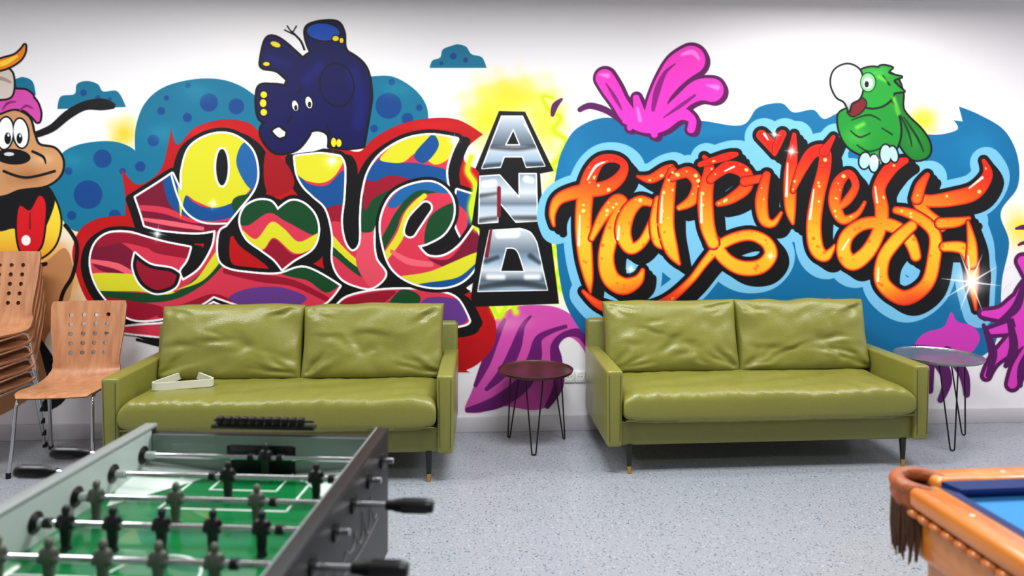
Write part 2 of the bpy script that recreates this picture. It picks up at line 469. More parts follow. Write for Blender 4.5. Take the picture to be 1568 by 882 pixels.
# AND
spray(776, 146, 36, 22, (252, 214, 50), .7)
for st in ('846,150,2 830,148,2 842,170,3 858,180,3 848,200,3 866,215,3 858,240,4 846,255,3 858,268,4 846,290,3', '850,330,3 842,345,4 860,365,4 846,385,3 862,400,4 850,430,3 862,445,3', '722,240,3 716,262,3 728,285,3 722,320,4 730,350,3', '755,470,3 765,485,3 780,462,3 790,478,3'):
    Shp(T(st), pad=14).paint((235, 245, 40), 2, soft=10, alpha=.8).paint((190, 235, 20))
bk = Shp(P('764,170! 804,171! 848,262! 827,266! 833,343! 842,352! 856,465! 724,470! 721,456! 735,350! 722,344! 734,264! 728,258!')).paint(BLK)
ch = vgrad([(175, (215, 220, 224)), (200, (140, 155, 168)), (222, (84, 96, 108)), (226, (196, 206, 212)), (256, (120, 150, 176)), (266, (130, 148, 165)), (295, (205, 212, 217)), (312, (104, 118, 132)), (318, (168, 186, 200)), (342, (215, 218, 224)),
            (352, (200, 206, 212)), (385, (104, 120, 134)), (400, (140, 168, 190)), (414, (205, 212, 218)), (430, (80, 94, 106)), (440, (156, 178, 196)), (447, (112, 140, 165))])
AN = Shp(P('768,178! 800,178! 834,254! 806,256! 800,240! 772,240! 766,256! 738,258!'), P('735,270! 765,268! 795,302! 795,266! 821,266! 823,338! 790,340! 762,306! 762,340! 733,342!'),
         P('750,353! 796,350! 812,356 822,372! 838,444! 732,446! 738,410!'), H('786,198! 796,222! 774,222!'), H('775,380! 786,380 794,388 803,416! 766,416!'))
AN.paint((235, 238, 240), 1.2); AN.paint(ch, -0.6)
for st in ('736,256,3 768,252,2 832,252,3', '734,338,3 764,334,2 820,334,3', '748,225,2 790,228,2 822,224,2', '734,300,2 760,296,1', '734,440,3 790,434,4 836,440,3', '744,400,3 762,394,2', '812,392,3 826,402,2'):
    Shp(T(st), pad=9).paint((24, 28, 34), 1, soft=7, alpha=.7, clip=AN)
for st in ('758,196,2 754,206,1', '806,190,2 812,200,2', '742,282,4 756,280,4', '806,274,4 814,276,3', '764,360,4 790,358,5', '748,424,3 770,424,3', '806,424,3 824,424,3'):
    Shp(T(st), pad=9).paint((250, 252, 255), 1, soft=7, alpha=.8, clip=AN)
Shp(T('764,288,3 764,330,3'), T('752,352,2 745,392,3'), pad=4).paint((120, 20, 34))

# HAPPINESS aura
bl = Shp(P('850,350 846,310 852,262 862,228 884,196 930,180 990,196 1060,184 1134,192 1160,165 1196,158 1215,172 1245,168 1262,182 1290,172 1300,205 1400,205 1438,206 1466,198 1460,184! 1474,186! 1468,163! 1500,176 1538,200 1558,240 1558,286 1532,326 1545,372 1534,430 1530,500 1512,540 1450,560 1340,560 1200,540 1000,540 925,530! 895,512 868,470 856,420'))
bl.paint((3, 102, 150)); 
spray(900, 500, 30, 50, (4, 80, 130), .6, bl)
spray(1500, 230, 40, 40, (20, 124, 172), .7, bl)
spray(880, 250, 24, 50, (20, 124, 172), .5, bl); spray(1080, 200, 70, 12, (20, 124, 172), .5, bl)
# pink paint splash with rounded fingers, U-shaped gaps and drips
pt = Shp(T('926,120,14 936,136,14 948,156,12 962,178,13'), T('974,150,5 978,168,8 982,188,12'), T('1058,92,22 1040,104,22 1022,126,18 1008,152,15 1002,184,18'), T('1090,138,18 1070,138,16 1046,154,12 1022,180,14'),
         T('1050,172,5 1060,184,6 1058,198,6'), T('1000,190,7 1002,206,5'), T('966,186,5 964,196,4'), P('950,174 976,186 1000,180 1030,170 1056,172 1060,186 1042,184 1022,198 1004,204 980,202 958,190'))
pt.paint(DPUR, 5, 1, 0); pt.paint(DPUR, 3, 5, 3); pt.paint(MAG)
Shp(T('1000,168,3 1006,140,5 1018,112,3 1034,98,1'), T('1016,180,1 1042,162,3 1064,146,2'), T('928,128,1 942,150,3 952,168,1'), pad=4).paint((128, 18, 112))
Shp(T('1044,84,2 1060,80,4 1070,90,2'), T('1082,130,1 1098,134,4'), T('918,114,1 930,116,4'), T('976,166,2 980,184,3'), pad=6).paint((255, 120, 214), soft=3)
Shp(T('846,176,3 850,162,5 860,152,2'), T('888,168,4 904,162,5 930,170,5 950,186,3'), pad=4).paint((84, 14, 80))

STR = ['848,345,3 846,326,6 856,305,9 885,294,11 925,288,11 948,273,9 956,254,6 942,243,6 920,246,8 905,266,11 896,300,13 893,345,13 896,390,12 901,425,8 904,448,2',
 '906,365,5 924,330,9 944,308,11 952,318,12 938,352,13 928,392,13 934,424,14 954,438,14 976,430,9 984,414,4',
 '893,446,3 920,468,7 965,477,8 1015,464,7 1055,432,6 1082,398,7 1108,372,9 1145,360,9 1172,370,10 1180,390,11 1164,408,12 1135,410,12 1110,396,11 1092,370,12',
 '1000,312,6 980,308,9 962,325,12 954,355,13 965,380,10 984,370,8 1000,340,8', '1008,306,7 1004,340,10 1008,370,9 1022,378,4',
 '976,270,2 996,274,7 1018,262,8 1028,256,5', '1030,262,7 1022,300,12 1020,345,13 1028,382,11 1040,404,3', '1030,272,6 1054,264,9 1068,282,9 1060,306,9 1040,318,5',
 '1078,240,3 1086,258,8 1080,300,12 1083,345,12 1092,372,10', '1072,252,4 1112,240,6 1128,236,3', '1088,275,6 1114,256,9 1140,264,10 1142,286,10 1120,304,8 1100,312,5', '1140,278,7 1172,272,6',
 '1174,268,6 1166,305,10 1170,336,9 1184,342,6 1196,326,3', '1166,207,8 1180,222,8 1186,236,3', '1198,205,6 1190,222,6 1186,236,3',
 '1216,206,3 1214,232,7 1210,272,10 1210,318,9 1214,342,3', '1214,292,4 1228,258,8 1244,234,9 1262,232,9 1262,258,10 1252,300,11 1246,345,12 1250,380,12 1264,392,9 1278,376,3', '1262,232,7 1276,210,3',
 '1280,322,4 1298,306,7 1310,284,6 1300,266,6 1284,280,9 1278,310,10 1290,336,8 1312,328,5 1324,310,3',
 '1386,246,5 1364,258,10 1346,288,10 1350,320,11 1347,350,11 1330,384,12 1306,402,13 1292,386,12 1298,360,11 1326,342,10 1366,346,11 1392,366,11 1402,392,9',
 '1506,246,3 1512,268,8 1492,294,12 1458,304,12 1424,308,10 1404,304,9 1418,328,10 1440,345,11', '1420,268,4 1410,284,8 1404,304,9', '1396,346,9 1372,368,11 1352,398,11 1352,434,12 1384,456,12 1418,436,11 1430,396,11 1430,356,10 1400,330,9 1372,322,6',
 '1440,342,9 1466,340,8 1484,334,3', '1446,378,8 1474,380,10 1488,402,11 1490,436,8 1494,474,2', '1482,340,3 1488,372,8 1488,402,10']
HP = Shp(*[T(q) for q in STR])
HP.paint((114, 184, 220), 22, 4, 4)
HP.paint(BLK, 6, 0, 0); HP.paint(BLK, 4, 8, 7); HP.paint(BLK, 3, 14, 13)
def fire(x, y):
    g = y+10*np.sin(x/31.0)+ (x-1200)*-0.03
    st = [(205, (205, 14, 14)), (250, (226, 34, 12)), (285, (238, 80, 14)), (325, (250, 136, 20)), (370, (253, 184, 38)), (430, (252, 168, 28)), (460, (234, 80, 22)), (480, (210, 30, 22))]
    return np.stack([np.interp(g, [q[0] for q in st], [q[1][k] for q in st]) for k in range(3)], -1)
for q in STR:
    s_ = Shp(T(q), pad=8); s_.paint((110, 10, 10), 1.3, clip=HP, clipgrow=0); s_.paint((214, 36, 10)); s_.paint(fire, -2.2, soft=3)
rr = random.Random(7)
for i in range(420):
    x = rr.uniform(850, 1515); y = rr.uniform(235, 460); r = rr.choice((1.3, 2.0, 3.0))
    Shp(E(x, y, r, r), pad=3).paint((255, 220, 120) if y < 335 else (240, 116, 26), clip=HP, clipgrow=-3, alpha=.9)
for st in ('900,275,1 912,255,2 926,248,1', '888,330,1 886,375,2', '948,346,1 946,366,2', '1014,300,1 1012,340,2', '1074,300,1 1074,340,2', '1206,250,1 1204,300,2', '1246,290,1 1240,335,2', '1170,205,2 1176,214,1', '1340,286,1 1343,310,1.5', '1300,366,1 1290,382,1.5', '1484,288,1 1504,272,2', '1110,262,1 1124,255,1.5', '1345,410,1 1344,430,2', '1482,392,1 1484,412,1.5'):
    Shp(T(st), pad=4).paint((255, 240, 210))

# lower purple / pink splashes
s = Shp(P('1196,475 1215,458 1245,466 1270,456 1285,475 1290,500 1190,500'), P('1405,520 1420,508 1445,500 1456,478 1466,492 1490,500 1500,520 1480,545 1440,548 1400,540'), pad=8).paint((198, 54, 172))
for st in ('1400,535,7 1430,545,11 1450,580,8 1440,612,5', '1450,538,8 1475,572,8 1480,604,5', '1424,560,7 1424,598,5'):
    Shp(T(st), pad=8).paint((92, 20, 96)); 
rs = Shp(T('1600,450,28 1562,468,17 1534,480,9 1506,480,4'), T('1580,500,20 1550,526,12 1522,552,6 1510,575,4'), T('1590,530,18 1562,562,11 1550,588,7'), T('1590,420,20 1566,400,8'), P('1550,470 1580,420 1620,420 1620,560 1575,540'), T('1516,508,4 1545,502,8'))
rs.paint(DPUR, 6); rs.paint((216, 56, 184))
for st in ('1545,490,4 1552,530,7 1540,560,4', '1568,430,3 1556,470,7 1530,492,3', '1590,520,6 1566,560,7 1562,590,4', '1506,498,3 1520,540,7 1512,575,3'):
    Shp(T(st), pad=4).paint((80, 14, 84))
Shp(T('1556,350,2 1568,348,4 1580,352,4'), T('1560,375,2 1570,372,3 1590,380,4'), pad=4).paint((84, 14, 80))

# ---- elephant (painted)
NAVY = (6, 6, 72)
el = Shp(P('478,80 505,74 535,82 560,104 568,142 564,178 556,224! 530,227 504,224! 503,206 486,198 455,204 432,194 426,174 432,148 442,120 456,98'),
         P('468,46 484,35 515,34 526,50 528,74 540,94 500,102 476,78'), P('408,60 424,58 448,76 466,98 448,124 424,108 402,103 400,90'), P('395,136 416,130 442,136 456,162 432,184 398,182'),
         E(462, 162, 36, 36), T('458,198,17 448,218,12 426,224,10 410,210,8 408,196,7 424,186,6 440,190,5'))
el.paint(BLK, 3.5); el.paint(NAVY)
Shp(T('540,112,10 552,152,8 548,192,8'), T('470,122,8 490,102,8'), T('410,88,5 440,98,5'), pad=20).paint((20, 26, 116), soft=16, alpha=.55, clip=el)
Shp(E(516, 130, 26, 33, -10), pad=8).line((2, 2, 24), 2.5)
Shp(E(495, 49, 25, 13, 5), pad=8).paint(BLK, 2.5).paint((20, 70, 166))
Shp(E(514, 59, 5, 4), E(523, 62, 3, 4), E(422, 68, 8, 4, 20), E(408, 98, 5, 3), E(404, 145, 5, 5), E(403, 158, 5, 6), E(404, 172, 5, 5), E(511, 218, 4, 7), E(519, 219, 4, 6), pad=6).paint(BLK, 1.6).paint((236, 206, 40))
Shp(E(452, 162, 4.5, 8, -12), E(473, 157, 5, 9, -12), pad=6).paint(BLK, 1.5).paint(WHT)
Shp(E(453, 165, 2.4, 4.2), E(474, 160, 2.6, 4.6), pad=4).paint(BLK)
Shp(T('466,76,1.6 460,62,1.6 446,48,1.4'), T('452,54,1 436,46,1'), T('448,50,1 454,40,1'), T('448,52,1 440,40,1'), T('455,142,1 462,136,1.5'), T('440,188,1 446,178,1.6'), T('430,214,1 434,218,1'), T('500,192,1 506,206,1.5'), pad=4).paint(BLK)

# ---- parrot (painted)
GR = (20, 134, 40)
wing = Shp(P('1350,112 1372,118 1382,142 1384,170 1412,200 1424,222 1420,240 1398,244 1378,222 1364,190 1352,150')); wing.paint(BLK, 3); wing.paint((14, 112, 32))
pa = Shp(P('1318,160 1345,148 1368,160 1378,190 1376,218 1362,238 1330,240 1300,226 1286,202 1284,176 1298,166')); pa.paint(BLK, 3); pa.paint(GR)
hd = Shp(E(1336, 134, 34, 31), P('1345,104 1366,104! 1360,112 1380,118! 1368,124 1384,140! 1368,142 1340,150')); hd.paint(BLK, 3); hd.paint((26, 146, 44))
spray(1310, 210, 20, 16, (80, 180, 66), .55, pa); spray(1340, 112, 20, 8, (90, 196, 80), .55, hd); spray(1400, 215, 12, 18, (50, 150, 56), .5, wing)
Shp(P('1298,172! 1304,158 1318,150 1326,158 1320,170 1306,178'), pad=5).paint(BLK, 2).paint((110, 20, 26))
bkq = Shp(P('1284,103 1300,99 1316,108 1321,130 1316,150 1304,158 1300,170! 1293,156 1281,148 1273,130 1275,113')); bkq.paint(BLK, 3); bkq.paint(vgrad([(100, (244, 244, 244)), (140, (230, 230, 230)), (168, (150, 154, 158))]))
Shp(E(1329, 126, 11, 14), pad=5).paint(BLK, 1.4).paint((120, 200, 130)); Shp(E(1329, 127, 7, 9), pad=5).paint(WHT); Shp(E(1327, 129, 3.4, 5), pad=4).paint(BLK)
for st in ('1304,184,1 1330,176,1.5 1348,184,1', '1302,200,1 1316,210,1.4 1332,204,1', '1350,196,1 1366,206,1.4', '1384,180,1 1404,210,1.8 1414,232,1', '1370,160,1 1390,200,1.6 1396,224,1', '1312,222,1 1330,232,1.5 1350,226,1', '1352,116,1 1362,130,1.6'):
    Shp(T(st), pad=4).paint((4, 44, 12))
Shp(T('1312,195,3 1322,190,3'), T('1368,150,3 1376,174,3'), T('1346,118,3 1356,124,2'), pad=8).paint((110, 206, 60), soft=6, alpha=.8)
Shp(E(1324, 246, 8, 12, 10), E(1338, 250, 7, 13), E(1356, 236, 8, 14), E(1368, 236, 6, 12, -14), pad=6).paint(BLK, 2.5).paint((170, 206, 206))

# ---- dog with birthday hat (painted)
TAN = (196, 142, 94)
Shp(T('56,206,5 80,196,6 104,176,7 130,162,7 156,160,9 172,162,5'), pad=8).paint(BLK)
bd = Shp(P('-70,420 -20,400 30,412 70,400 100,380 112,420 100,480 70,520 60,600 -70,640'), pad=8).paint((182, 126, 78))
Shp(T('100,345,3 118,375,3 112,420,3 96,450,3 84,500,3'), T('-40,400,3 20,412,4 70,404,3'), T('60,520,3 78,560,10 90,600,14 70,622,8'), pad=6).paint(BLK)
ck = Shp(P('-40,300 -10,290 20,300 70,290 92,330 86,372 60,396 20,404 -40,400'), pad=8).paint(BLK, 3); ck.paint(vgrad([(300, (236, 214, 50)), (360, (236, 196, 50)), (400, (226, 150, 40))]))
Shp(P('-40,290 10,296 60,280 84,300 76,335 62,356 40,352 20,350 -10,350'), pad=6).paint(BLK)
Shp(P('30,316 46,322 60,300 70,312 68,350 62,378 46,390 32,384 26,352'), pad=6).paint(BLK, 3).paint((204, 14, 24))
Shp(T('46,326,1 46,350,1.5'), pad=4).paint((120, 4, 12))
Shp(E(40, 368, 7, 8), pad=4).paint((245, 240, 240))
hdq = Shp(P('-60,170 -20,160 20,168 44,180 52,205 60,222 84,228 96,246 92,268 70,284 30,290 0,300 -60,300'), pad=10); hdq.paint(BLK, 3.5); hdq.paint(TAN)
spray(40, 270, 30, 14, (158, 98, 56), .7, hdq); spray(66, 244, 16, 8, (226, 184, 140), .6, hdq)
Shp(T('50,232,2 66,240,2 70,250,1'), T('6,262,2 40,272,2 84,262,2'), pad=4).paint(BLK)
Shp(E(20, 240, 27, 12, 4), pad=6).paint(BLK); Shp(E(14, 236, 8, 3), pad=5).paint((210, 210, 215))
Shp(E(8, 204, 12, 24, 5), E(32, 204, 11, 22, -6), pad=6).paint(BLK, 2.5).paint(WHT); Shp(E(12, 212, 5, 9), E(30, 212, 4.5, 8), pad=6).paint(BLK); Shp(E(13, 207, 1.6, 2.5), E(31, 208, 1.5, 2.4), pad=4).paint(WHT)
hr = Shp(T('-40,168,18 -10,160,16 18,154,13 42,158,12 54,172,8 58,184,3'), T('20,146,9 38,144,6 48,148,3')); hr.paint(BLK, 3); hr.paint((200, 70, 158))
Shp(T('4,168,1 12,158,2 24,156,1'), T('30,170,1 40,162,2 50,166,1'), pad=4).paint((130, 30, 100))
hat = Shp(P('-30,150 -14,108 8,104 20,116 18,146 -4,152'), pad=6).paint(BLK, 3).paint((204, 190, 180)); Shp(T('-20,125,3 0,120,3 16,126,2'), pad=4).paint((160, 140, 130))
fl = Shp(T('-20,104,6 4,98,8 24,90,6 34,80,4 38,70,1')); fl.paint(BLK, 3); fl.paint((240, 130, 20)); Shp(T('-10,100,3 8,96,4 26,86,2'), pad=4).paint((255, 206, 60))

# sparkles
for x, y, r in ((1487, 432, 46), (241, 358, 14), (508, 246, 16), (695, 216, 12), (326, 312, 10), (1340, 244, 12), (966, 412, 10), (1186, 206, 10), (1180, 392, 9), (990, 470, 8), (1212, 232, 12)):
    spray(x, y, r*.35, r*.35, (255, 255, 255), .9); spray(x, y, r*.7, r*.7, (255, 255, 255), .3)
    for a in (0.15, 1.72) if r < 40 else (0.12, 1.95, 1.2, 2.6):
        dx, dy = math.cos(a)*r, math.sin(a)*r
        Shp(T(f'{x-dx},{y-dy},0.1 {x},{y},{.7 if r<40 else 1.6} {x+dx},{y+dy},0.1'), pad=4).paint((255, 255, 255), alpha=.5 if r < 40 else .8)

def mural_mesh():
    yy, xx = np.meshgrid(np.arange(CH)/K+V0, np.arange(CW)/K+U0, indexing='ij')
    a = (xx-784)/1100.0
    d = YW/(CT-a*ST)
    l = a*d
    X = l*CT+d*ST; Z = HC-(yy-300)/1100.0*d
    keep = MASK > 0.004
    fk = (keep[:-1, :-1] | keep[1:, :-1] | keep[:-1, 1:] | keep[1:, 1:]) & (Z[1:, :-1] > .108) & (Z[1:, 1:] > .108)
    idx = np.arange(CH*CW).reshape(CH, CW)
    q = np.stack([idx[:-1, :-1][fk], idx[1:, :-1][fk], idx[1:, 1:][fk], idx[:-1, 1:][fk]], 1)
    used = np.unique(q); remap = np.full(CH*CW, -1, np.int64); remap[used] = np.arange(len(used))
    q = remap[q].astype(np.int32)
    co = np.stack([X.ravel()[used], np.full(len(used), YW-0.0012), Z.ravel()[used]], 1).astype(np.float32)
    me = bpy.data.meshes.new('graffiti_mural')
    me.vertices.add(len(co)); me.vertices.foreach_set('co', co.ravel())
    me.loops.add(q.size); me.loops.foreach_set('vertex_index', q.ravel())
    me.polygons.add(len(q)); me.polygons.foreach_set('loop_start', np.arange(0, q.size, 4, dtype=np.int32))
    try: me.polygons.foreach_set('loop_total', np.full(len(q), 4, np.int32))
    except Exception: pass
    me.update(calc_edges=True)
    c = np.clip(IMG.reshape(-1, 3)[used]/255.0, 0, 1)
    c = np.where(c <= .04045, c/12.92, ((c+.055)/1.055)**2.4)
    at = me.color_attributes.new('paint', 'FLOAT_COLOR', 'POINT')
    at.data.foreach_set('color', np.concatenate([c, np.ones((len(c), 1))], 1).astype(np.float32).ravel())
    m = bpy.data.materials.new('spray_paint'); m.use_nodes = True
    b = m.node_tree.nodes['Principled BSDF']; n = m.node_tree.nodes.new('ShaderNodeVertexColor'); n.layer_name = 'paint'
    m.node_tree.links.new(n.outputs['Color'], b.inputs['Base Color'])
    b.inputs['Roughness'].default_value = .55; b.inputs['Specular IOR Level'].default_value = .25
    me.materials.append(m)
    o = bpy.data.objects.new('graffiti_mural', me); bpy.context.collection.objects.link(o)
    print('MURAL', len(co), len(q))
mural_mesh()

# ------------------------------------------------------------------ sofas
def cushion(w, h, t, seed, p=6, q=0.33, wr=0.012, nx=56, ny=40, seat=False):
    V = []; F = []
    rs_ = random.Random(int(seed*100))
    folds = []
    if not seat:
        for k in range(7):
            a = rs_.uniform(0, 2*math.pi); cx, cy = rs_.uniform(-.45, .45), rs_.uniform(-.45, .3)
            ln = rs_.uniform(.35, .85)
            folds.append((cx, cy, cx+ln*math.cos(a), cy+ln*math.sin(a)*.8, rs_.uniform(.5, 1.0), rs_.uniform(.05, .10)))
        for sx in (-1, 1):
            for k in range(3):
                a = rs_.uniform(.3, 1.2); folds.append((sx*.93, -.9, sx*(.93-.7*math.cos(a)), -.9+.7*math.sin(a), .8, .06))
                a = rs_.uniform(.3, 1.2); folds.append((sx*.93, .9, sx*(.93-.5*math.cos(a)), .9-.5*math.sin(a), .6, .06))
    def fold(u, v):
        s_ = 0
        for x0, y0, x1, y1, dp, wd in folds:
            dx, dy = x1-x0, y1-y0; tt = max(0, min(1, ((u-x0)*dx+(v-y0)*dy)/(dx*dx+dy*dy)))
            wob = .05*noise.noise(Vector((tt*3, x0*9, seed)))
            nd = ((u-x0)*dy-(v-y0)*dx)/math.hypot(dx, dy)+wob
            ed = math.hypot(u-x0-tt*dx, v-y0-tt*dy)
            if ed > .5: continue
            end = math.sin(math.pi*min(1, max(0, tt*.9+.08)))
            over = max(0.0, ed-abs(nd)-.02)
            s_ += dp*end*(-math.exp(-(nd/wd)**2)+.6*math.exp(-((nd-1.7*wd)/(wd*1.2))**2))*math.exp(-(over/.08)**2)
        return s_
    def pt(i, j, side):
        u = -1+2*i/nx; v = -1+2*j/ny
        u = math.copysign(abs(math.sin(u*math.pi/2))**0.9, u); v = math.copysign(abs(math.sin(v*math.pi/2))**0.9, v)
        e = max(0.0, (1-abs(u)**p))*max(0.0, (1-abs(v)**p))
        th = t/2*(0.06+0.94*e**q)
        if not seat:
            th *= 0.76+0.24*(1-u*u)*(1-v*v*0.7)
        n1 = noise.noise(Vector((u*1.6+v*1.1+seed, v*1.3-u*0.8, seed)))
        n2 = noise.noise(Vector((u*3.2-v*2.4, v*2.0+seed, seed*1.7)))
        n3 = noise.noise(Vector((u*w*9+seed, v*h*5, 3.1)))
        if seat:
            edge = max(0, -v)**3
            n5 = noise.noise(Vector((u*w*11+seed, v*2.2, seed)))
            d = wr*(n3*0.35+n2*0.7+n1*.6) + wr*1.3*edge*n5
        else:
            d = wr*(0.25*n2+0.7*n1+0.12*n3+.46*fold(u, v))
        d *= min(1, e*3.0)
        x = w/2*u*(1-0.025*(1-v*v)*(0 if seat else 1)); z = h/2*v*(1+0.02*(1-u*u))
        if not seat: z += 0.014*noise.noise(Vector((u*2.5, seed, 0)))*(1 if v > 0 else 0)
        return (x, -side*(th+d*(1 if side > 0 else 0.3)), z)
    for side in (1, -1):
        o = len(V)
        for j in range(ny+1):
            for i in range(nx+1): V.append(pt(i, j, side))
        for j in range(ny):
            for i in range(nx):
                a = o+j*(nx+1)+i; F.append([a, a+1, a+nx+2, a+nx+1] if side > 0 else [a, a+nx+1, a+nx+2, a+1])
    b1 = [(i, 0) for i in range(nx)]+[(nx, j) for j in range(ny)]+[(i, ny) for i in range(nx, 0, -1)]+[(0, j) for j in range(ny, 0, -1)]
    n1 = (nx+1)*(ny+1)
    for k in range(len(b1)):
        a = b1[k]; b = b1[(k+1) % len(b1)]
        ia = a[1]*(nx+1)+a[0]; ib = b[1]*(nx+1)+b[0]
        F.append([ia, ia+n1, ib+n1, ib])
    return V, F, [V[a[1]*(nx+1)+a[0]] for a in b1]

def sofa(name, loc, rot, seed):
    e = empty(name, loc, rot)
    W, D = 1.92, 0.80
    AW = 0.095
    b = MB(); b.box((0, D/2+.02, .235), (W-.02, D-.06, .14), 0, .012, 3)
    b.obj('base_rail', [M_olive_dk], e)
    b = MB(); Mx = Matrix.Rotation(math.radians(-7), 4, 'X')
    b.box((0, D-.085, .475), (W-.01, .11, .62), 0, .03, 4, Mx)
    b.obj('back_frame', [M_olive_dk], e, ang=60)
    for sx, nm in ((-1, 'arm_left'), (1, 'arm_right')):
        b = MB()
        b.box((sx*(W/2-AW/2), D/2-.02, .385), (AW, D-.06, .44), 0, .016, 4, None, top=(.9, .97))
        x = sx*(W/2-AW/2)
        b.tube([(x-AW/2+.014, .012, .58), (x-AW/2+.018, .02, .2)], .003, 1, 6)
        b.tube([(x+AW/2-.014, .012, .58), (x+AW/2-.018, .02, .2)], .003, 1, 6)
        b.obj(nm, [M_olive, M_seam], e, ang=60)
    V, F, ring = cushion(W-2*AW-.004, .68, .20, seed, 12, .27, .011, 130, 44, seat=True)
    b = MB()
    R = Matrix.Translation((0, .335, .388)) @ Matrix(((1, 0, 0, 0), (0, 0, 1, 0), (0, -1, 0, 0), (0, 0, 0, 1)))
    b.add(V, F, 0, R)
    b.tube([(-(W/2-AW-.012)+i*(W-2*AW-.024)/60, .004, .318+.003*noise.noise(Vector((i*.2, seed, 0)))) for i in range(61)], .0045, 1, 6)
    b.obj('seat_cushion', [M_olive, M_seam], e, ang=80)
    cw = (W-2*AW)/2+.01
    for k, sx in enumerate((-1, 1)):
        V, F, ring = cushion(cw, .45, .22, seed+3.3*k+1, 7, .36, .021, 110, 72)
        b = MB()
        R = Matrix.Translation((sx*(cw/2-.003), D-.245, .69)) @ Matrix.Rotation(math.radians(-13), 4, 'X')
        b.add(V, F, 0, R)
        b.tube([R @ Vector(p) for p in ring[::2]], .004, 1, 6, closed=True)
        b.obj('back_cushion_%d' % (k+1), [M_olive, M_seam], e, ang=80)
    for i, (x, y) in enumerate(((-W/2+.14, .06), (W/2-.14, .06), (-W/2+.14, D-.1), (W/2-.14, D-.1))):
        b = MB(); T_ = Matrix.Translation((x, y, 0))
        b.lathe([(.020, .17), (.013, .045)], 0, 16, T_); b.lathe([(.0135, .045), (.0135, .044), (.011, 0)], 1, 16, T_)
        b.obj('leg_%d' % (i+1), [M_blkwood, M_brass], e)
    return e
def mid(a, b): return (Vector(a)+Vector(b))/2
s1 = sofa('leather_sofa', mid(C(-2.235, 3.90), C(-.33, 3.97)), math.radians(-1.1), 1.3)
s2 = sofa('leather_sofa.001', mid(C(.54, 4.07), C(2.455, 4.20)), math.radians(.7), 7.7)

# ------------------------------------------------------------------ side tables
def side_table(name, loc, r, h, topm, rot):
    e = empty(name, loc, rot)
    b = MB()
    b.lathe([(0.001, h-.012), (r*.9, h-.012), (r-.006, h-.006), (r, h+.006), (r+.002, h+.012), (r-.003, h+.0135), (r-.008, h+.006), (r-.02, h-.002), (0.001, h-.003)], 0, 64)
    b.obj('tray_top', [topm], e, ang=50)
    for k in range(3):
        a = math.radians(-90+120*k)
        rr_ = r*.72; rf = r*.86
        c = Vector((math.cos(a), math.sin(a), 0)); t = Vector((-c.y, c.x, 0))
        A = c*rr_*.9+t*.055+Vector((0, 0, h-.012)); B = c*rr_*.9-t*.055+Vector((0, 0, h-.012)); Ft = c*rf
        pts = [A]
        for q in range(9):
            an = math.pi*q/8
            pts.append(Ft+t*.013*math.cos(an)+Vector((0, 0, .019-.013*math.sin(an))))
        pts.append(B)
        m = MB(); m.tube(pts, .0048, 0, 8); m.tube([A+t*.012, B-t*.012], .006, 0, 8)
        m.obj('hairpin_leg_%d' % (k+1), [M_blk], e)
    return e
M_cop = mat('brown_lacquer_top', (66, 34, 24), 0.36, 0.0, var=.35, vscale=9, spec=.35)
M_zinc = mat('hammered_zinc_top', (150, 156, 158), 0.27, 0.75, bump=.4, bscale=45, var=.3, vscale=14)
side_table('hairpin_side_table', C(.152, 4.63), .242, .475, M_cop, math.radians(-8))
side_table('hairpin_side_table.001', C(2.80, 4.72), .262, .545, M_zinc, math.radians(-14))

# ------------------------------------------------------------------ sockets
b = MB()
for k in range(2):
    x = (k-.5)*.073
    b.box((x, -.005, 0), (.0715, .009, .078), 0, .004)
    Rr = Matrix.Translation((x, -.009, 0)) @ Matrix.Rotation(math.radians(90), 4, 'X')
    b.lathe([(.026, 0), (.026, .002), (.0225, .002), (.021, -.0005), (.001, -.0005)], 0, 28, Rr)
    b.lathe([(.0205, .0004), (.001, .0004)], 1, 24, Rr)
    for dx in (-.0095, .0095):
        b.lathe([(.003, .0009), (.0005, .0009)], 2, 10, Rr @ Matrix.Translation((dx, 0, 0)))
b.obj('wall_socket', [M_white, mat('socket_well', (140, 140, 138), .5), M_blk], None, Vector((C(.43, 4.905).x, YW-.0015, .366)))

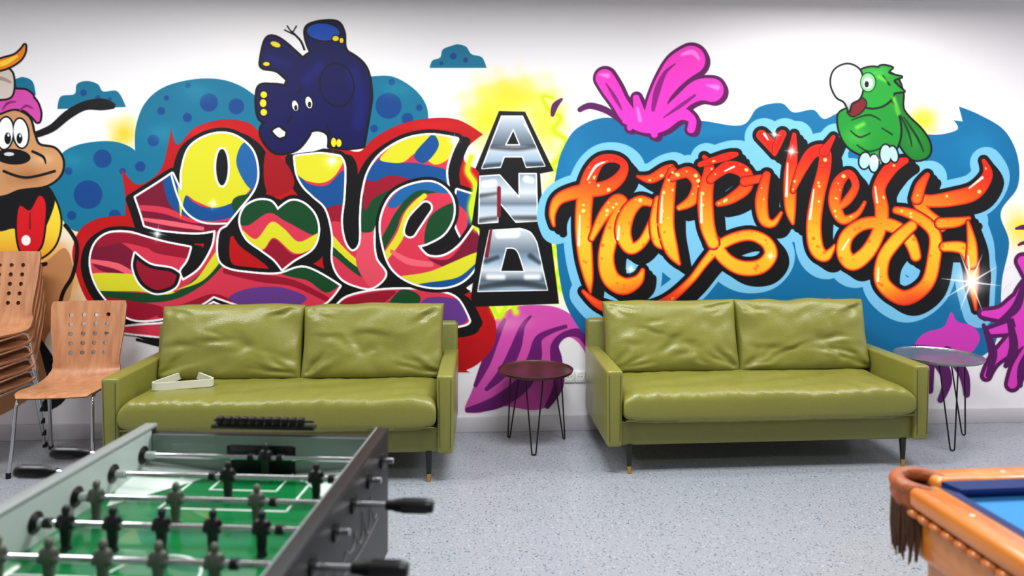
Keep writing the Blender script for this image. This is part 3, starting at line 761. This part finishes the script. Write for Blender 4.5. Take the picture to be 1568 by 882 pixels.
# ------------------------------------------------------------------ chairs
def chair_mesh():
    b = MB()
    prof = [(-.225, .440), (-.20, .452), (-.12, .455), (0, .447), (.10, .446), (.165, .462), (.205, .505), (.225, .56), (.24, .66), (.255, .78), (.275, .93)]
    pr = curve([p+(False,) for p in prof], False, 4)
    L = [0]
    for i in range(1, len(pr)): L.append(L[-1]+np.linalg.norm(pr[i]-pr[i-1]))
    L = np.array(L); tot = L[-1]
    def pos(s_, x):
        y = np.interp(s_, L, pr[:, 0]); z = np.interp(s_, L, pr[:, 1])
        y2 = np.interp(s_+.004, L, pr[:, 0]); z2 = np.interp(s_+.004, L, pr[:, 1])
        if s_+.004 > tot: 
            y2, z2 = y, z; y0 = np.interp(s_-.004, L, pr[:, 0]); z0 = np.interp(s_-.004, L, pr[:, 1]); ty, tz = y-y0, z-z0
        else: ty, tz = y2-y, z2-z
        n = math.hypot(ty, tz)+1e-9
        return Vector((x, y, z)), Vector((0, -tz/n, ty/n))
    def halfw(s_):
        f = s_/tot
        w = np.interp(f, [0, .04, .1, .40, .50, .58, .66, .8, .97, 1.0], [.19, .215, .225, .222, .205, .195, .202, .218, .225, .215])
        return float(w)
    def curv(x, s_):
        f = s_/tot
        k = np.interp(f, [0, .5, .62, 1], [.10, .2, .55, .45])
        return k*x*x
    quads = []
    sB = tot*.60
    ns = 26; nx = 14
    for i in range(ns):
        for j in range(nx):
            s0, s1 = sB*i/ns, sB*(i+1)/ns; x0, x1 = -1+2*j/nx, -1+2*(j+1)/nx
            quads.append([(s0, x0), (s0, x1), (s1, x1), (s1, x0)])
    rows, cols = 6, 6
    for i in range(rows):
        for j in range(cols):
            s0 = sB+(tot-sB)*i/rows; s1 = sB+(tot-sB)*(i+1)/rows; x0 = -1+2*j/cols; x1 = -1+2*(j+1)/cols
            hole = (j not in (0, 5)) and (i != 5)
            n = 16; per = []
            for k in range(n):
                q = k/n*4; sd = int(q); fr = q-sd
                per.append([(s0, x0+(x1-x0)*fr), (s0+(s1-s0)*fr, x1), (s1, x1-(x1-x0)*fr), (s1-(s1-s0)*fr, x0)][sd])
            cs, cx = (s0+s1)/2, (x0+x1)/2; wid = halfw(cs); rad = .0135
            if hole:
                inn = [(cs+rad*math.sin(math.radians(-135+360*k/n)), cx+rad/wid*math.cos(math.radians(-135+360*k/n))) for k in range(n)]
                for k in range(n):
                    quads.append([per[k], per[(k+1) % n], inn[(k+1) % n], inn[k]])
            else:
                for k in range(n): quads.append([per[k], per[(k+1) % n], (cs, cx)])
    th = .0055
    key = {}; V = []; F = []
    def vid(p):
        kk = (round(p[0], 5), round(p[1], 5))
        if kk not in key:
            w = halfw(p[0]); x = p[1]*w
            P_, N_ = pos(p[0], x); P_.y -= curv(x, p[0])*(1 if p[0] > tot*.55 else 0); P_.z += (curv(x, p[0]) if p[0] < tot*.5 else 0)
            key[kk] = len(V)//2; V.append(P_+N_*th); V.append(P_-N_*th)
        return key[kk]
    ed = {}
    for q in quads:
        ids = [vid(p) for p in q]
        F.append([2*i for i in ids]); F.append([2*i+1 for i in ids][::-1])
        for k in range(len(ids)):
            a, c = ids[k], ids[(k+1) % len(ids)]
            if (c, a) in ed: del ed[(c, a)]
            else: ed[(a, c)] = 1
    b.add(V, F, 0)
    b.add(V, [[2*a, 2*a+1, 2*c+1, 2*c] for a, c in ed], 1)
    for sx in (-1, 1):
        x = sx*.20
        b.tube([(x*1.12, -.235, .0), (x*1.08, -.215, .15), (x*1.03, -.195, .38), (x, -.185, .425), (x*.98, -.15, .434), (x*.95, .0, .434), (x*.95, .11, .434), (x*.98, .15, .425), (x*1.02, .17, .38), (x*1.08, .215, .15), (x*1.12, .24, 0)], .0105, 2, 10)
        b.lathe([(.014, 0), (.014, .03), (.011, .032)], 3, 12, Matrix.Translation((x*1.12, -.235, 0)))
        b.lathe([(.014, 0), (.014, .03), (.011, .032)], 3, 12, Matrix.Translation((x*1.12, .24, 0)))
    b.tube([(-.19, -.12, .43), (.19, -.12, .43)], .009, 2, 8); b.tube([(-.19, .09, .43), (.19, .09, .43)], .009, 2, 8)
    return b
cb = chair_mesh()
ch0 = cb.obj('plywood_chair', [M_beech, M_beech_edge, M_chrome, M_blk], None, C(-2.66, 4.33), math.radians(4), ang=50, merge=True)
for k in range(5):
    o = bpy.data.objects.new('plywood_chair.%03d' % (k+1), ch0.data); bpy.context.collection.objects.link(o)
    o.location = C(-3.19, 4.33-.012*k, .080*k); o.rotation_euler = (0, 0, math.radians(-1))

# ------------------------------------------------------------------ billiard triangle
b = MB()
def rtri(r, rad, z):
    out = []
    for k in range(3):
        a = math.radians(90+120*k); c = Vector((r*math.cos(a), r*math.sin(a), z))
        for q in range(-4, 5):
            an = a+math.radians(60)*q/4; out.append(c+Vector((math.cos(an), math.sin(an), 0))*rad)
    return out
A = rtri(.150, .035, 0); Bq = rtri(.150, .023, 0)
n = len(A); V = []; F = []
for ring, z in ((A, 0), (A, .042), (Bq, .042), (Bq, 0)):
    V += [p+Vector((0, 0, z)) for p in ring]
for k in range(4):
    for i in range(n): F.append([k*n+i, k*n+(i+1) % n, ((k+1) % 4)*n+(i+1) % n, ((k+1) % 4)*n+i])
b.add(V, F, 0)
b.obj('billiard_triangle_rack', [mat('rack_plastic', (206, 206, 190), .4)], None, C(-1.93, 4.24, .490), math.radians(14), ang=50)

# ------------------------------------------------------------------ foosball table
M_fblk = mat('foosball_black_laminate', (12, 12, 14), .42, bump=.03, bscale=30, spec=.35)
M_fgray = mat('foosball_rail_sheen_and_trim', (150, 158, 156), .35, .2)  # reflected light painted into the left rim top; also plain grey trim line
M_fin = mat('foosball_inner_wall', (170, 182, 176), .35)
M_field = mat('foosball_green_field', (12, 116, 58), .2, var=.08, vscale=12, coat=.6)
M_line = mat('field_white_line', (215, 228, 218), .3)
M_plb = mat('black_player', (10, 10, 12), .35)
M_plg = mat('grey_player', (88, 94, 82), .35, .3)
FW, FL, FH = .785, 1.32, .87
fe = empty('foosball_table', C(-.78, 2.278), math.radians(-6.7))
t = .035
b = MB()
for sx, tm in ((-1, 1), (1, 0)):
    x = sx*(FW/2-t/2)
    b.box((x, -FL/2, .675), (t, FL, .385), 0, .004, 2)
    b.box((x, -FL/2, FH-.003), (t+.004, FL+.004, .012), tm, .004, 2)
    b.box((sx*(FW/2-t-.0015), -FL/2, .80), (.003, FL-2*t, .12), 2 if sx < 0 else 0, 0)
for y, in ((-t/2,), (-FL+t/2,)):
    b.box((0, y, .665), (FW-2*t, t, .37), 0, .004)
b.box((0, -FL/2, .60), (FW-2*t, FL-2*t, .02), 0, 0)
b.tube([(FW/2-t-.001, -.004, FH+.003), (FW/2-t-.001, -FL+.004, FH+.003)], .0022, 1, 6)
b.obj('cabinet', [M_fblk, M_fgray, M_fin], fe)
b = MB()
for y in (-t-.002, -FL+t+.002):
    b.box((-.23, y, .795), (.24, .004, .11), 0, 0); b.box((.23, y, .795), (.24, .004, .11), 0, 0)
    b.box((0, y, .835), (.22, .004, .03), 0, 0)
    b.box((0, y+(-.001 if y > -.5 else .001), .78), (.20, .004, .085), 1, .001)
b.obj('end_wall', [mat('end_wall_grey', (104, 124, 112), .3), M_blk], fe)
b = MB()
zf = .735
b.box((0, -FL/2, zf-.008), (FW-2*t, FL-2*t, .016), 0, 0)
def ln(x, y, w, h): b.box((x, y, zf+.0006), (w, h, .0012), 1, 0)
for sg in (0, 1):
    Y = lambda q: -q if sg == 0 else -FL+q
    ln(0, Y(.30), .36, .007); ln(-.18, Y(.17), .007, .26); ln(.18, Y(.17), .007, .26)
    ln(0, Y(.17), .2, .006); ln(-.1, Y(.1), .006, .14); ln(.1, Y(.1), .006, .14)
ln(0, -FL/2, FW-2*t, .007)
b.tube([(.11*math.cos(a*.2), -FL/2+.11*math.sin(a*.2), zf+.0003) for a in range(32)], .0035, 1, 6, sy=.3)
for sx in (-1, 1):
    for y0, sg in ((-t, -1), (-FL+t, 1)):
        X = sx*(FW/2-t)
        b.add([(X, y0, zf+.03), (X-sx*.25, y0, zf+.0016), (X, y0+sg*.30, zf+.0016)], [[0, 1, 2]], 1)
    b.add([(sx*(FW/2-t), -t, zf+.014), (sx*(FW/2-t-.03), -t, zf+.0008), (sx*(FW/2-t-.03), -FL+t, zf+.0008), (sx*(FW/2-t), -FL+t, zf+.014)], [[0, 1, 2, 3]], 0)
b.obj('playing_field', [M_field, M_line], fe)
b = MB()
for sx in (-1, 1):
    for y in (-.10, -FL+.10):
        b.box((sx*(FW/2-.07), y, .25), (.08, .09, .5), 0, .006, 2, None, top=(.8, .8))
        b.lathe([(.03, 0), (.03, .012), (.01, .02)], 1, 16, Matrix.Translation((sx*(FW/2-.07), y, 0)))
b.obj('cabinet_legs', [M_fblk, M_chrome], fe)
b = MB()
b.box((.0, -t/2, FH+.004), (.33, .03, .012), 0, .003)
b.tube([(-.16, -t/2, FH+.022), (.16, -t/2, FH+.022)], .004, 0, 8)
for k in range(11):
    b.box((-.14+.026*k, -t/2, FH+.022), (.02, .022, .022), 0, .003)
b.obj('score_counter', [M_blk], fe)
def player(b, x, y, z, mi):
    T_ = Matrix.Translation((x, y, z))
    b.ball((0, 0, .034), (.0095, .0105, .0125), mi, 8, T_)
    b.loft([(0, 0, .026, .006, .006, 2), (0, 0, .021, .017, .009, 3), (0, 0, .014, .0185, .0115, 3), (0, 0, 0, .0165, .0135, 3), (0, 0, -.014, .0135, .0115, 3), (0, 0, -.02, .0125, .010, 3),
            (0, 0, -.035, .0125, .009, 3), (0, 0, -.052, .0105, .0075, 3), (0, 0, -.058, .0105, .008, 4), (0, .001, -.062, .012, .012, 4), (0, .001, -.0735, .0115, .0125, 4)], mi, 14, T_)
    b.tube([(x-.02, y, z), (x+.02, y, z)], .0125, mi, 12)
    for sx in (-1, 1):
        b.tube([(x+sx*.017, y, z+.017), (x+sx*.0205, y-.002, z+.004), (x+sx*.017, y-.006, z-.010)], [.0045, .004, .0035], mi, 8)
rods = [(-.082, 'L', [.033], 0), (-.232, 'L', [-.015, .241], 0), (-.39, 'R', [-.30, -.083, .136], 1), (-.542, 'L', [-.277, -.158, -.035, .092, .213], 0), (-.705, 'R', [-.32, -.2, -.076, .05, .176], 1),
        (-.86, 'L', [-.2, 0, .2], 0), (-1.01, 'R', [-.12, .12], 1), (-1.17, 'R', [0], 1)]
zr = .80
for i, (y, side, xs, pm) in enumerate(rods):
    b = MB(); sg = 1 if side == 'R' else -1
    for sx in (-1, 1):
        Rm = Matrix.Translation((sx*(FW/2-t), y, zr)) @ Matrix.Rotation(math.radians(-90*sx), 4, 'Y')
        b.lathe([(.027, -.001), (.027, .005), (.022, .007), (.013, .014), (.0085, .014)], 1, 24, Rm)
        Rm = Matrix.Translation((sx*(FW/2), y, zr)) @ Matrix.Rotation(math.radians(90*sx), 4, 'Y')
        b.lathe([(.024, -.001), (.024, .006), (.014, .010), (.0085, .012)], 1, 24, Rm)
    x_in = -sg*(FW/2+.035); off = .13 if side == 'L' else .085
    b.tube([(x_in, y, zr), (sg*(FW/2+off+.02), y, zr)], .0078, 0, 14)
    hx = sg*(FW/2+off)
    Rm = Matrix.Translation((hx, y, zr)) @ Matrix.Rotation(math.radians(90*sg), 4, 'Y')
    b.lathe([(.009, 0), (.0125, .002), (.0135, .02), (.017, .03), (.0185, .05), (.0185, .10), (.0175, .118), (.014, .125), (.001, .126)], 1, 18, Rm)
    for a in range(8):
        an = a*math.pi/4
        b.tube([Rm @ Vector((.0183*math.cos(an), .0183*math.sin(an), .045)), Rm @ Vector((.0183*math.cos(an), .0183*math.sin(an), .108))], .002, 1, 6)
    for x in ((xs[0]-.045, xs[-1]+.045)):
        if abs(x) < FW/2-t-.02: b.tube([(x-.009, y, zr), (x+.009, y, zr)], .0125, 1, 12)
    for sx in (-1, 1):
        x = sx*(FW/2-t-.028); b.tube([(x-.014, y, zr), (x+.014, y, zr)], .0115, 2, 12)
    for x in xs: player(b, x, y, zr, 3 if pm == 0 else 4)
    b.obj('rod_%d' % (i+1), [M_chrome, M_blk, M_fin, M_plb, M_plg], fe)
b = MB()
pts = []
for k in range(90):
    q = k/89; yy_ = -.78+.62*q
    pts.append((FW/2+.0008, yy_-.012*math.sin(q*48), .70+.028*math.sin(q*48+1.2)*(1+.6*math.sin(q*9))))
b.tube(pts, .0022, 0, 5)
b.tube([(FW/2+.0008, -.80+.66*k/20, .655+.012*math.sin(k*.3)) for k in range(21)], .0016, 0, 5)
b.obj('side_lettering', [mat('faded_lettering', (112, 112, 114), .5)], fe)

# ------------------------------------------------------------------ pool table
M_oak = wood('honey_oak', (200, 108, 28), (226, 138, 46), 3, .3, axis=1, coat=.5)
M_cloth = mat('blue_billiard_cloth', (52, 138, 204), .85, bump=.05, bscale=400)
M_cloth_shaded = mat('shaded_cushion_cloth', (18, 44, 104), .8)  # darker copy of the cloth blue: shade on the cushion faces painted in
M_leath = mat('tan_pocket_leather', (166, 84, 36), .45, bump=.4, bscale=60, var=.25, vscale=30)
M_fringe = mat('brown_fringe', (78, 46, 22), .8, var=.4, vscale=80)
M_brown = mat('dark_pocket', (24, 14, 10), .7)
PW, PL, PH = 1.36, 2.45, .80
pe = empty('pool_table', C(1.082, 2.10), math.radians(1.7))
rw = .092
pk_ = .085
b = MB()
b.box((PW/2, -rw/2, PH-.03), (PW-2*pk_-.06, rw, .06), 0, .018, 4)
b.box((PW/2, -PL+rw/2, PH-.03), (PW-2*pk_-.06, rw, .06), 0, .018, 4)
hl = (PL-2*pk_-.06-.12)/2
for x in (rw/2, PW-rw/2):
    for yc in (-(pk_+.03+hl/2), -PL+(pk_+.03+hl/2)):
        b.box((x, yc, PH-.03), (rw, hl, .06), 0, .018, 4)
b.obj('rail_caps', [M_oak], pe, ang=60)
b = MB()
def nose(a, bq, inward):
    a = Vector(a); bq = Vector(bq); iv = Vector(inward); d_ = (bq-a).normalized()
    V = []
    for P_, s_ in ((a, 1), (bq, -1)):
        V += [P_+Vector((0, 0, -.004)), P_+iv*.04+d_*s_*.03+Vector((0, 0, -.012)), P_+iv*.04+d_*s_*.03+Vector((0, 0, -.022)), P_+iv*.018+d_*s_*.02+Vector((0, 0, -.046)), P_+Vector((0, 0, -.046))]
    F = [[i, (i+1) % 5, 5+(i+1) % 5, 5+i] for i in range(5)]+[[0, 1, 2, 3, 4], [9, 8, 7, 6, 5]]
    b.add(V, F, 0)
g = pk_+.035
nose((g, -rw+.004, PH), (PW-g, -rw+.004, PH), (0, -1, 0)); nose((g, -PL+rw-.004, PH), (PW-g, -PL+rw-.004, PH), (0, 1, 0))
for x, iv in ((rw-.004, (1, 0, 0)), (PW-rw+.004, (-1, 0, 0))):
    nose((x, -g, PH), (x, -PL/2+.065, PH), iv); nose((x, -PL/2-.065, PH), (x, -PL+g, PH), iv)
b.obj('cushions', [M_cloth_shaded], pe, ang=20)
b = MB(); b.box((PW/2, -PL/2, PH-.056), (PW-2*rw+.08, PL-2*rw+.08, .03), 0, 0); b.obj('cloth_bed', [M_cloth], pe)
b = MB()
b.box((PW/2, -PL/2, PH-.125), (PW-.05, PL-.05, .14), 0, .012, 3)
b.box((PW/2, -PL/2, PH-.255), (PW-.16, PL-.16, .15), 0, .01, 3)
for x, y in ((.2, -.2), (PW-.2, -.2), (.2, -PL+.2), (PW-.2, -PL+.2), ):
    b.lathe([(.075, .5), (.08, .46), (.05, .42), (.07, .36), (.085, .28), (.06, .16), (.045, .10), (.07, .06), (.06, 0)], 0, 24, Matrix.Translation((x, y, 0)))
for k in range(48):
    y = -.12-k*(PL-.24)/47
    b.ball((.016, y, PH-.075), (.016, .026, .014), 0, 6); b.ball((PW-.016, y, PH-.075), (.016, .026, .014), 0, 6)
for k in range(24):
    x = .14+k*(PW-.28)/23
    b.ball((x, -.016, PH-.075), (.026, .016, .014), 0, 6)
b.obj('cabinet', [M_oak], pe, ang=60)
b = MB()
for q in (.125, .25, .375, .625, .75, .875):
    for x in (.045, PW-.045):
        b.lathe([(.006, 0), (.006, .0015), (.001, .002)], 0, 12, Matrix.Translation((x, -PL*q, PH-.0008)))
for q in (.25, .5, .75):
    b.lathe([(.006, 0), (.006, .0015), (.001, .002)], 0, 12, Matrix.Translation((PW*q, -.045, PH-.0008)))
b.obj('sight_markers', [M_white], pe)
for i, (px, py, ox, oy) in enumerate(((.078, -.078, -1, 1), (PW-.078, -.078, 1, 1), (.078, -PL+.078, -1, -1), (PW-.078, -PL+.078, 1, -1), (.062, -PL/2, -1, 0), (PW-.062, -PL/2, 1, 0))):
    b = MB(); a0 = math.atan2(oy, ox)
    sp = 125 if oy else 95
    rr_ = .070 if oy else .060
    arc = [(px+rr_*math.cos(a0+math.radians(sp*(k/14-1))), py+rr_*math.sin(a0+math.radians(sp*(k/14-1))), PH-.012) for k in range(29)]
    b.tube(arc, [.012+.010*math.sin(math.pi*k/28)**.5 for k in range(29)], 0, 12)
    V = []; F = []
    for r_, z in ((rr_+.014, PH-.01), (rr_+.017, PH-.04), (rr_+.008, PH-.075), (rr_-.014, PH-.095)):
        for k in range(29):
            a = a0+math.radians(sp*.92*(k/14-1)); f = 1+.03*math.sin(k*1.7)
            V.append((px+r_*f*math.cos(a), py+r_*f*math.sin(a), z))
    for j in range(3):
        for k in range(28): F.append([j*29+k, j*29+k+1, (j+1)*29+k+1, (j+1)*29+k])
    b.add(V, F, 0)
    b.lathe([(rr_-.006, PH-.03), (rr_-.01, PH-.09), (.001, PH-.10)], 1, 24, Matrix.Translation((px, py, 0)))
    for k in range(54):
        a = a0+math.radians(sp*.72*(k/26.5-1)); r_ = rr_+.006+.008*random.random()
        x, y = px+r_*math.cos(a), py+r_*math.sin(a); ln_ = .115+.04*random.random()
        b.tube([(x, y, PH-.065), (x+.004*random.uniform(-1, 1), y+.004*random.uniform(-1, 1), PH-.065-ln_*.5), (x+.008*random.uniform(-1, 1), y+.008*random.uniform(-1, 1), PH-.065-ln_)], [.0035, .0045, .002], 2, 5)
    b.obj('pocket_%d' % (i+1), [M_leath, M_brown, M_fringe], pe, ang=70)

# ------------------------------------------------------------------ lights
def ceiling_light(name, x, y, sx, sy, power, col=(1, .98, .95)):
    e = empty(name, (x, y, ZC))
    b = MB(); b.box((0, 0, -.02), (sx+.05, sy+.05, .039), 0, .004); b.obj('housing', [M_white], e)
    L = bpy.data.lights.new(name+'_lamp', 'AREA'); L.shape = 'RECTANGLE'; L.size = sx; L.size_y = sy; L.energy = power; L.color = col
    o = bpy.data.objects.new('lamp', L); bpy.context.collection.objects.link(o); o.parent = e; o.location = (0, 0, -.045)
ceiling_light('ceiling_light', 2.5, 4.05, 1.4, .3, 26)
ceiling_light('ceiling_light.001', -1.2, 3.95, 1.4, .3, 20)
ceiling_light('ceiling_light.002', .6, 3.2, 1.2, .5, 84, (.96, .98, 1))
ceiling_light('ceiling_light.003', -2.6, 3.15, 1.2, .5, 70, (.96, .98, 1))
ceiling_light('ceiling_light.004', 3.6, 3.15, 1.2, .5, 62, (.98, .98, 1))
ceiling_light('ceiling_light.005', .3, .6, 1.2, .5, 36, (.98, .98, 1))
w = bpy.data.worlds.new('World'); bpy.context.scene.world = w; w.use_nodes = True
w.node_tree.nodes['Background'].inputs[0].default_value = (.8, .85, .9, 1); w.node_tree.nodes['Background'].inputs[1].default_value = .3

# ------------------------------------------------------------------ camera
cd = bpy.data.cameras.new('camera'); cam = bpy.data.objects.new('camera', cd); bpy.context.collection.objects.link(cam)
cam.location = (0, 0, HC); cam.rotation_euler = (math.radians(90), 0, -TH)
cd.sensor_width = 36; cd.lens = 36*1100/1568; cd.shift_y = -141/1568; cd.clip_start = .02
cd.dof.use_dof = True; cd.dof.focus_distance = 4.3; cd.dof.aperture_fstop = 1.7
bpy.context.scene.camera = cam
vs = bpy.context.scene.view_settings
vs.view_transform = 'Standard'; vs.look = 'None'; vs.exposure = 0.0
